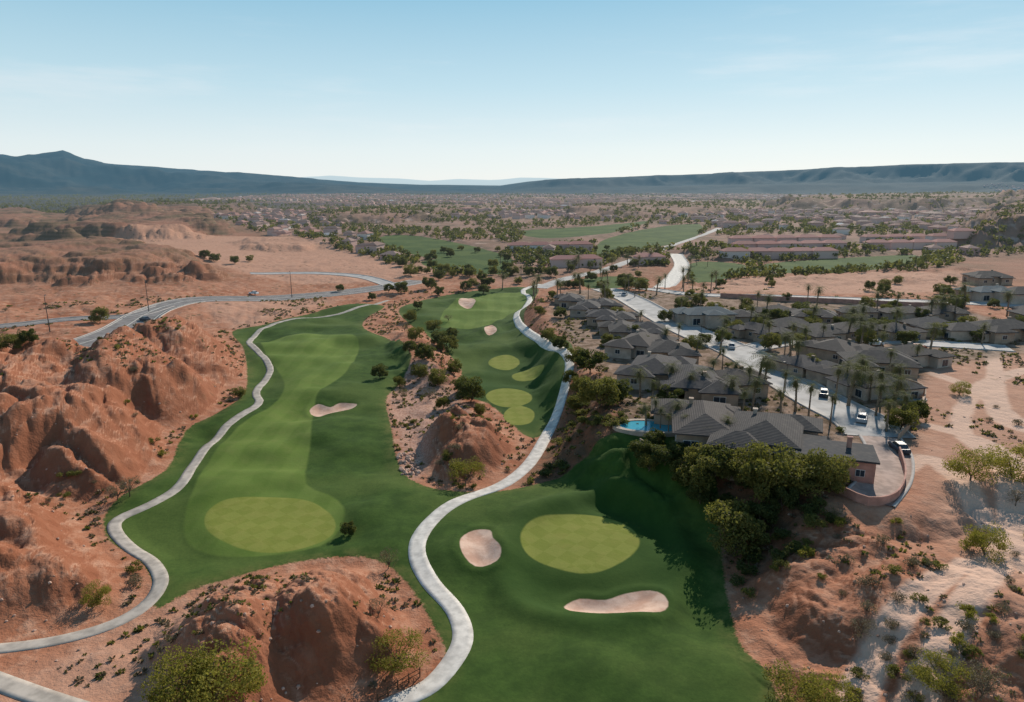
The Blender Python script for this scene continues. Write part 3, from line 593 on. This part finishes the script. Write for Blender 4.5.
# ------------------------------------------------------------ houses
def hip(mb,cx,cy,w,d,z,pitch=.38,ov=.7,m=0):
    w=w/2+ov;d=d/2+ov;h=min(w,d)*pitch;t=.22
    if w>=d: r1,r2_=(cx-(w-d),cy,z+h+t),(cx+(w-d),cy,z+h+t)
    else: r1,r2_=(cx,cy-(d-w),z+h+t),(cx,cy+(d-w),z+h+t)
    B=[(cx-w,cy-d,z),(cx+w,cy-d,z),(cx+w,cy+d,z),(cx-w,cy+d,z)];T=[(a,b,z+t) for a,b,_ in B];V=B+T+[r1,r2_]
    f=[(0,3,2,1),(0,1,5,4),(1,2,6,5),(2,3,7,6),(3,0,4,7)]
    f+= [(4,5,9,8),(5,6,9),(6,7,8,9),(7,4,8)] if w>=d else [(4,5,8),(5,6,9,8),(6,7,9),(7,4,8,9)]
    mb.add(V,f,m);return h
def house_tpl(seed,wings,wall,roof,flat=False):
    r=random.Random(seed);wb=MB();rb=MB();parts=[]
    for i,(cx,cy,w,d,e) in enumerate(wings):
        wb.box(cx-w/2,cx+w/2,cy-d/2,cy+d/2,-1.5,e+.02*i)
        if flat:
            rb.box(cx-w/2-.5,cx+w/2+.5,cy-d/2-.5,cy+d/2+.5,e+.03*i,e+.35+.03*i)
        else: hip(rb,cx,cy,w,d,e-.05+.013*i)
    parts.append(('wall',wb.mesh('wall',[M[wall]]),(0,0,0)));parts.append(('roof',rb.mesh('roof',[M[roof]]),(0,0,0)))
    def inside(x,y,k):
        return any(j!=k and abs(x-c)<w/2+1.2 and abs(y-q)<d/2+1.2 for j,(c,q,w,d,e) in enumerate(wings))
    def win(x,y,nx,ny,w,z0,z1,nm,glassy=True):
        b=MB();t=.07
        def bx(a0,a1,q0,q1,th,m):
            if nx==0:
                y0,y1=(y,y+ny*th);b.box(x+a0,x+a1,min(y0,y1),max(y0,y1),q0,q1,m)
            else:
                x0,x1=(x,x+nx*th);b.box(min(x0,x1),max(x0,x1),y+a0,y+a1,q0,q1,m)
        bx(-w/2,w/2,z0,z1,.05,0);
        if glassy:
            bx(-w/2+t,-t/2,z0+t,z1-t,.08,1);bx(t/2,w/2-t,z0+t,z1-t,.08,1)
            return (nm,b.mesh(nm,[M['frame'],M['glass']]),(0,0,0))
        for k in range(4):
            h=(z1-z0)/4;bx(-w/2+.06,w/2-.06,z0+k*h+.05,z0+(k+1)*h-.03,.08,1)
        return (nm,b.mesh(nm,[M['frame'],M['garage'] if nm=='garage_door' else M['wood']]),(0,0,0))
    first=True;gar=False
    for k,(cx,cy,w,d,e) in enumerate(wings):
        for nx,ny in ((0,-1),(0,1),(-1,0),(1,0)):
            L=w if nx==0 else d;n=max(1,int(L/4.2))
            for i in range(n):
                o_=-L/2+L*(i+.5)/n;x=cx+(o_ if nx==0 else nx*w/2);y=cy+(o_ if ny==0 else ny*d/2)
                if inside(x,y,k): continue
                if ny==1 and not gar and L>5: parts.append(win(x,y,nx,ny,4.2 if n<3 else 3.2,0.,2.3,'garage_door',False));gar=True
                elif ny==1 and first: parts.append(win(x,y,nx,ny,1.2,0.,2.2,'door',False));first=False
                elif r.random()<.85:
                    big=r.random()<.35;parts.append(win(x,y,nx,ny,2.4 if big else 1.5,.15 if big else 1.,2.3,'window'))
    c=MB();cx,cy,w,d,e=wings[0];c.box(cx+w*.2,cx+w*.2+.8,cy+d*.18,cy+d*.18+.6,e,e+2.3);c.box(cx+w*.2-.1,cx+w*.2+.9,cy+d*.18-.1,cy+d*.18+.7,e+2.3,e+2.42)
    parts.append(('chimney',c.mesh('chimney',[M[wall]]),'roof'))
    return parts
HT=[house_tpl(1,[(0,0,16,9,3.4),(-5.5,-5,6,6,3.1),(6,4.5,7,7,3.0),(5.5,-4.2,5,4,2.9)],'stucco','roof'),
    house_tpl(2,[(0,0,14,10,3.5),(6.5,-4.5,6,7,3.1),(-6,3.5,6.5,8,3.0)],'stucco2','roof'),
    house_tpl(3,[(0,0,11,12,3.3),(-6.5,-2,6,7,3.0),(5.8,3.5,5,8,3.1)],'stucco','roof'),
    house_tpl(4,[(0,0,15,8,3.4),(0,-5,5,5,3.9),(-6.5,4,6,7,3.0)],'stucco2','roofblue'),
    house_tpl(5,[(0,0,14,8,3.8),(-5,5,9,6,3.1)],'stuccop','roofflat',True)]
def put_house(k,x,y,z,rot,s,label,group):
    e=obj('house',None,label,'house',group,loc=(x,y,z),rot=rot,sc=s);ro=None
    for nm,me,l in HT[k]:
        if l=='roof': obj(nm,me,parent=ro)
        else:
            o=obj(nm,me,parent=e,loc=(0,0,0))
            if nm=='roof': ro=o
HL=[(702,436,0,78,1.05),(764,450,1,66,1.0),(828,470,4,-20,.85),(692,394,0,-100,1.0),(735,392,2,10,.85),(655,380,1,70,.95),(668,360,2,-95,.85),(640,352,1,60,.9),(622,338,0,85,.8),(604,324,2,75,.8),(588,314,1,80,.75),(570,306,0,80,.75),(648,337,2,80,.75),(622,325,1,85,.7),(604,310,0,90,.7),
 (707,324,3,5,1.0),(758,338,0,-60,.75),(790,332,2,20,.75),(820,340,1,-80,.8),(852,336,0,10,.75),(835,358,2,-50,.85),(875,372,0,-10,.9),(905,364,1,20,.8),(892,338,2,-70,.75),(925,332,0,15,.8),(960,338,1,0,.75),(1000,338,0,5,.95),(775,318,1,20,.75),(812,322,0,-15,.75),(858,318,2,0,.75),(905,320,1,10,.75),(942,318,0,-10,.75),
 (990,300,3,5,1.0),(985,284,0,0,1.0),(1020,302,1,0,1.0),(872,394,1,15,.75),(1040,322,2,0,1.0),(740,322,2,0,.7),(800,372,2,-60,.7),(845,384,2,-60,.75)]
a=np.array([(h[0],h[1]) for h in HL],float);x,y,z=G(a[:,0],a[:,1])
for i,h in enumerate(HL):
    z0=min(Hl(x[i]+dx,y[i]+dy) for dx in(-7,7) for dy in(-5,5));lb={0:'large tan stucco villa with charcoal hipped tile roof',1:'pale stucco villa with charcoal hipped roof and wings',2:'tan stucco villa with steep square charcoal roof',3:'pale villa with blue grey hipped roof',4:'pinkish block villa with flat dark roof'}[h[2]]
    put_house(h[2],x[i],y[i],max(z0,z[i]-.7)+.25,math.radians(h[3]),h[4],lb,'villas along the residential street')
# town houses
def th_arrays(w,d,e,p=.42):
    mb=MB();mb.box(-w/2,w/2,-d/2,d/2,-2,e,1);hip(mb,0,0,w,d,e,p,.5,0);return mb
TH=[th_arrays(13,10,3.2),th_arrays(11,14,5.6),th_arrays(17,9,5.8)]
THL=[t.mesh('town_house',[M['rooftown'],M['walltown']]) for t in TH];THR=th_arrays(22,10,6.0,.5);THRm=THR.mesh('row_house',[M['rooftown2'],M['walltown']])
r4=np.random.default_rng(3);gx,gy=np.meshgrid(np.arange(-3000,3300,23.),np.arange(380,4200,36.));gx=gx.ravel();gy=gy.ravel()
keep=((gx/23).round().astype(int)%8!=0)&(r4.random(len(gx))>.15);gx=gx[keep]+0;gy=gy[keep]
ang=fbm(gx/500,gy/500,2,400)*.9;xx=gx+90*fbm(gx/300,gy/300,2,410)+r4.normal(size=len(gx))*3;yy=gy+90*fbm(gx/300,gy/300,2,420)+r4.normal(size=len(gx))*3
u_,v_=px(xx,yy);rdd=np.hypot(xx,yy)
okh=(smp(sd_town,xx,yy)>5)&(smp(sd_grass,xx,yy)<-12)&(smp(dp,xx,yy)>9)&(u_>-100)&(u_<1130)&(fbm(xx/320,yy/320,3,430)>-.20+.22*S(rdd,1200,2600))&(smp(hm,xx,yy)<.3)
xx=xx[okh];yy=yy[okh];ang=ang[okh];rd=np.hypot(xx,yy);o_=np.argsort(rd);xx,yy,ang,rd=xx[o_],yy[o_],ang[o_],rd[o_];zz=Hl(xx,yy)
rowpx=[(u,v-(u-700)*.012) for v,u0,u1 in ((259,712,905),(251,722,960),(244.5,740,970)) for u in range(u0,u1,22) if (u//22)%6!=2]+[(u,266-(u-600)*.03) for u in range(565,650,21)]+[(u,252-(u-500)*.02) for u in range(520,600,20)]
ra=np.array(rowpx,float);xr,yr,zr=G(ra[:,0],ra[:,1])
for i in range(len(xr)):
    if smp(dp,xr[i:i+1],yr[i:i+1])[0]<8 or smp(sd_grass,xr[i:i+1],yr[i:i+1])[0]>-3: continue
    obj('row_house',THRm,'long two storey pinkish row house with terracotta roof','house','rows of terracotta roofed town houses',loc=(xr[i],yr[i],zr[i]+.3),rot=.12+r4.normal()*.04,sc=(.85,.9,.8))
dd=np.ones(len(xx),bool)
for i in range(len(xr)): dd&=np.hypot(xx-xr[i],yy-yr[i])>30
xx,yy,ang,rd,zz=xx[dd],yy[dd],ang[dd],rd[dd],zz[dd]
NI=210
for i in range(NI):
    k=int(r4.integers(0,3));obj('town_house',THL[k],'small stucco town house with hipped tile roof','house','town houses in the valley',loc=(xx[i],yy[i],zz[i]+.3),rot=ang[i]+(math.pi/2 if r4.random()<.4 else 0),sc=float(r4.uniform(.8,1.05)))
Vs=[];nb=0
allf=[];allm=[]
for i in range(NI,len(xx)):
    k=int(r4.integers(0,3));t=TH[k];v=np.array(t.v);s=r4.uniform(.7,1.15) if r4.random()>.04 else 2.2;a_=ang[i]+(math.pi/2 if r4.random()<.4 else 0);c_,s_=math.cos(a_)*s,math.sin(a_)*s
    Vs.append(np.stack([v[:,0]*c_-v[:,1]*s_+xx[i],v[:,0]*s_+v[:,1]*c_+yy[i],v[:,2]*min(s,1.1)+zz[i]+.3],1))
    allf+=[tuple(q+nb for q in f) for f in t.f];allm+=t.m;nb+=len(v)
obj('distant_town',mkmesh('distant_town',np.concatenate(Vs),allf,[M['rooftown'],M['walltown']],allm),'far spread of small tile roofed houses','town',kind='stuff')
print('town houses',len(xx))
# distant trees (stuff)
NTt=12000;rr=np.exp(r4.uniform(math.log(380),math.log(4500),NTt*3));aa=r4.uniform(-.75,.75,NTt*3);x=rr*np.sin(aa);y=rr*np.cos(aa)
ok=((smp(sd_town,x,y)>0)|((smp(plain,x,y)>.3))|((smp(sd_grass,x,y)>-25)&(smp(sd_grass,x,y)<-1)&(rr>350)))&(smp(sd_grass,x,y)<-1)&(smp(dp,x,y)>3)&(fbm(x/90,y/90,3,500)>-.2)
x=x[ok][:NTt];y=y[ok][:NTt];rr=rr[ok][:NTt];z=Hl(x,y);n=len(x);K=22
d=r4.normal(size=(n,K,3));d/=np.linalg.norm(d,axis=2)[...,None];R0=r4.uniform(1.2,2.9,n)*(1+rr/4500)
c=np.stack([x,y,z+R0*.9],1)[:,None,:]+d*(R0[:,None]*r4.uniform(.5,1.1,(n,K)))[...,None]*np.array([1,1,.85])
a1=r4.normal(size=(n,K,3));a1/=np.linalg.norm(a1,axis=2)[...,None];b1=np.cross(a1,d);b1/=np.linalg.norm(b1,axis=2)[...,None]+1e-6;ss=(R0*.42)[:,None,None]
Vt=np.stack([c-a1*ss,c+b1*ss*.7,c+a1*ss,c-b1*ss*.7],2).reshape(-1,3)
obj('distant_trees',mkmesh('distant_trees',Vt,quadf(len(Vt)//4),[M['leafd'],M['leafo']],np.repeat((r4.random(n)>.7).astype(int),K)),'dark green trees scattered through the distant town','trees',kind='stuff')
# ------------------------------------------------------------ small things
def wall_run(L,h,t,label,mat='stuccop'):
    L=resample(np.array(L),1.5);T=np.gradient(L,axis=0);T/=np.hypot(T[:,0],T[:,1])[:,None];N_=np.stack([T[:,1],-T[:,0]],1);mb=MB();V=[]
    for (p,n_) in zip(L,N_):
        z0=float(Hl(p[0],p[1]));V+= [(p[0]-n_[0]*t,p[1]-n_[1]*t,z0-.6),(p[0]-n_[0]*t,p[1]-n_[1]*t,z0+h),(p[0]+n_[0]*t,p[1]+n_[1]*t,z0+h),(p[0]+n_[0]*t,p[1]+n_[1]*t,z0-.6)]
    f=[]
    for i in range(len(L)-1):
        a=i*4;f+=[(a,a+4,a+5,a+1),(a+1,a+5,a+6,a+2),(a+2,a+6,a+7,a+3)]
    e=(len(L)-1)*4;f+=[(0,1,2,3),(e+3,e+2,e+1,e)];mb.add(V,f);obj('garden_wall',mb.mesh('garden_wall',[M[mat]]),label,'wall')
wall_run(W([(838,492),(868,505),(895,500),(905,478),(898,450)],7,4,False),1.3,.12,'low pinkish block wall around a paved driveway')
wall_run(W([(640,440),(660,448),(700,462),(760,480),(800,490)],7,4,False),1.0,.1,'tan garden wall along the top of the bank','stucco')
wall_run(W([(905,385),(925,395),(915,420),(898,440)],7,4,False),1.4,.1,'tan garden wall behind a villa','stucco')
wall_run(W([(720,300),(800,305),(960,312)],6,4,False),1.8,.12,'long pinkish boundary wall beside the road')
def pool(u,v,rx,ry):
    x,y,z=G(u,v);x,y=float(x[0]),float(y[0]);z=max(float(Hl(x+a,y+b)) for a in(-rx,0,rx) for b in(-ry,0,ry))+.12
    e=obj('swimming_pool',None,'turquoise kidney swimming pool with pale stone deck','swimming pool',loc=(x,y,z))
    n=32;O=[];I=[];
    for k in range(n):
        t=2*math.pi*k/n;q=1+.18*math.cos(2*t+.5);O.append(((rx+1.0)*q*math.cos(t),(ry+1.0)*q*math.sin(t)));I.append((rx*q*math.cos(t),ry*q*math.sin(t)))
    mb=MB();V=[(a,b,-1.8) for a,b in O]+[(a,b,0) for a,b in O]+[(a,b,0) for a,b in I]+[(a,b,-.5) for a,b in I];f=[]
    for k in range(n):
        j=(k+1)%n
        for l in range(3): f.append((l*n+k,l*n+j,(l+1)*n+j,(l+1)*n+k))
    mb.add(V,f);obj('deck',mb.mesh('deck',[M['stucco2']]),parent=e)
    mb=MB();mb.add([(a,b,-.12) for a,b in I],[tuple(range(n))]);obj('water',mb.mesh('water',[M['water']]),parent=e)
pool(652,430,5.2,3.4);pool(905,398,2.6,2.0)
lp=MB();lp.tube([(0,0,-.3),(0,0,5),(0,0,10.5)],[.16,.12,.08],8);ar=MB();ar.tube([(0,0,10.4),(.6,0,10.7),(1.3,0,10.8)],[.06,.05,.04],6);hd=MB();hd.box(1.2,2.0,-.18,.18,10.7,10.86);hd.box(1.3,1.9,-.13,.13,10.66,10.7,1)
lm=(lp.mesh('pole',[M['metal']]),ar.mesh('arm',[M['metal']]),hd.mesh('lamp_head',[M['metal'],M['frame']]))
lps=[(50,332),(149,312),(292,298),(700,348),(785,392)];a=np.array(lps,float);x,y,z=G(a[:,0],a[:,1])
for i in range(len(lps)):
    e=obj('street_lamp',None,'tall dark street lamp pole beside the road','street lamp','street lamps along the roads',loc=(x[i],y[i],z[i]),rot=2.,sc=1.1 if i<3 else .6)
    for nm,me in zip(('pole','arm','lamp_head'),lm): obj(nm,me,parent=e)
def car_parts():
    b=MB();xs=[-2.2,-2.1,-1.2,-.6,.9,1.6,2.15,2.25];zt=[.75,.95,1.0,1.02,1.0,.95,.85,.6];V=[]
    for x_,z_ in zip(xs,zt): V+=[(x_,-.88,.28),(x_,-.9,z_-.12),(x_,-.78,z_),(x_,.78,z_),(x_,.9,z_-.12),(x_,.88,.28)]
    f=[]
    for i in range(len(xs)-1):
        for k in range(5): f.append((i*6+k,(i+1)*6+k,(i+1)*6+k+1,i*6+k+1))
        f.append((i*6+5,(i+1)*6+5,(i+1)*6,i*6))
    f+=[tuple(range(5,-1,-1)),tuple(42+k for k in range(6))];b.add(V,f);b.box(-1.1,.5,-.62,.62,1.44,1.48)
    g=MB();g.add([(-1.7,-.76,.98),(1.1,-.76,.98),(1.1,.76,.98),(-1.7,.76,.98),(-1.15,-.63,1.44),(.5,-.63,1.44),(.5,.63,1.44),(-1.15,.63,1.44)],[(4,5,6,7),(0,1,5,4),(1,2,6,5),(2,3,7,6),(3,0,4,7)])
    w=MB();w.tube([(0,-.11,0),(0,.11,0)],[.33,.33],14);return b,g,w
b,g,w=car_parts();cm=[]
for nm,c in (('white_paint',(.7,.7,.69)),('silver_paint',(.35,.36,.37)),('dark_paint',(.05,.055,.07)),('red_paint',(.35,.04,.03))):
    cm.append((nm.split('_')[0],b.mesh('body',[simple(nm,c,.02,1,.3)])))
gm=g.mesh('cabin_glass',[M['glass']]);wm=w.mesh('wheel',[M['metal']])
cs=[(672,320,80,0),(725,349,72,1),(815,396,65,2),(852,421,60,1),(888,452,85,2),(868,346,0,0),(910,350,5,3),(620,296,70,1),(140,321,150,2),(250,295,160,0)]
a=np.array([(c[0],c[1]) for c in cs],float);x,y,z=G(a[:,0],a[:,1])
for i,c in enumerate(cs):
    nm,bm=cm[c[3]];e=obj('parked_car',None,nm+' car on pale paved street','car','cars on the streets',loc=(x[i]+1.8,y[i],z[i]+.1),rot=math.radians(c[2]))
    obj('body',bm,parent=e);obj('cabin_glass',gm,parent=e)
    for wx_ in(-1.4,1.4):
        for wy_ in(-.8,.8): obj('wheel',wm,parent=e,loc=(wx_,wy_,.33))
xf,yf,zf=G([378,388,398,409,420],[703,697,690,683,677]);e=obj('rail_fence',None,'short dark rail fence beside the cart path','fence',loc=(xf[0],yf[0],zf[0]))
pm_=MB();pm_.box(-.06,.06,-.06,.06,-.3,1.1);pmm=pm_.mesh('post',[M['wood']])
for i in range(5): obj('post',pmm,parent=e,loc=(xf[i]-xf[0],yf[i]-yf[0],zf[i]-zf[0]))
for h_ in (.45,.95):
    mb=MB();mb.tube([(xf[i]-xf[0],yf[i]-yf[0],zf[i]-zf[0]+h_) for i in range(5)],[.045]*5,5);obj('rail',mb.mesh('rail',[M['wood']]),parent=e)
# ------------------------------------------------------------ light, sky, camera
w=bpy.data.worlds.new('World');scn.world=w;w.use_nodes=True;nt=NT(w);bg=nt.n['Background']
sk=nt.a('ShaderNodeTexSky',sky_type='NISHITA',sun_disc=False);sk.sun_elevation=SUN_EL;sk.sun_rotation=SUN_AZ;sk.air_density=1.0;sk.dust_density=.3;sk.ozone_density=3.
tc=nt.a('ShaderNodeTexCoord').outputs['Generated'];sp_=nt.a('ShaderNodeSeparateXYZ');nt.l.new(tc,sp_.inputs[0])
gr=nt.ramp(sp_.outputs[2],[(0,(.88,.92,.925)),(.05,(.80,.89,.915)),(.13,(.55,.76,.85)),(.25,(.28,.56,.73)),(.6,(.07,.20,.38))])
mp=nt.a('ShaderNodeMapping');mp.inputs['Scale'].default_value=(1.2,1.2,9.);nt.l.new(tc,mp.inputs[0])
cl=nt.mr(nt.noise(mp.outputs[0],2.2,6.,.6),.48,.75,0.,.4)
gr=nt.mix(cl,gr,(.86,.90,.92))
sc10=nt.mix(1.,gr,(10.,10.,10.),'MULTIPLY')
nt.l.new(nt.mix(.87,sk.outputs[0],sc10),bg.inputs[0]);bg.inputs[1].default_value=.10
sl=bpy.data.lights.new('sun','SUN');sl.energy=4.9;sl.angle=math.radians(.5);sl.color=(1,.91,.79);so=bpy.data.objects.new('sun',sl);COL.objects.link(so)
sdv=Vector((math.sin(SUN_AZ)*math.cos(SUN_EL),math.cos(SUN_AZ)*math.cos(SUN_EL),math.sin(SUN_EL)));so.rotation_euler=sdv.to_track_quat('Z','Y').to_euler()
cam=bpy.data.cameras.new('camera');cam.sensor_width=36;cam.lens=F/1024*36;cam.clip_end=150000;cam.clip_start=.5;coo=bpy.data.objects.new('camera',cam);COL.objects.link(coo);coo.location=(0,0,CH);coo.rotation_euler=(math.pi/2-PITCH,0,0);scn.camera=coo
scn.view_settings.view_transform='Standard';scn.view_settings.look='None';scn.view_settings.exposure=0
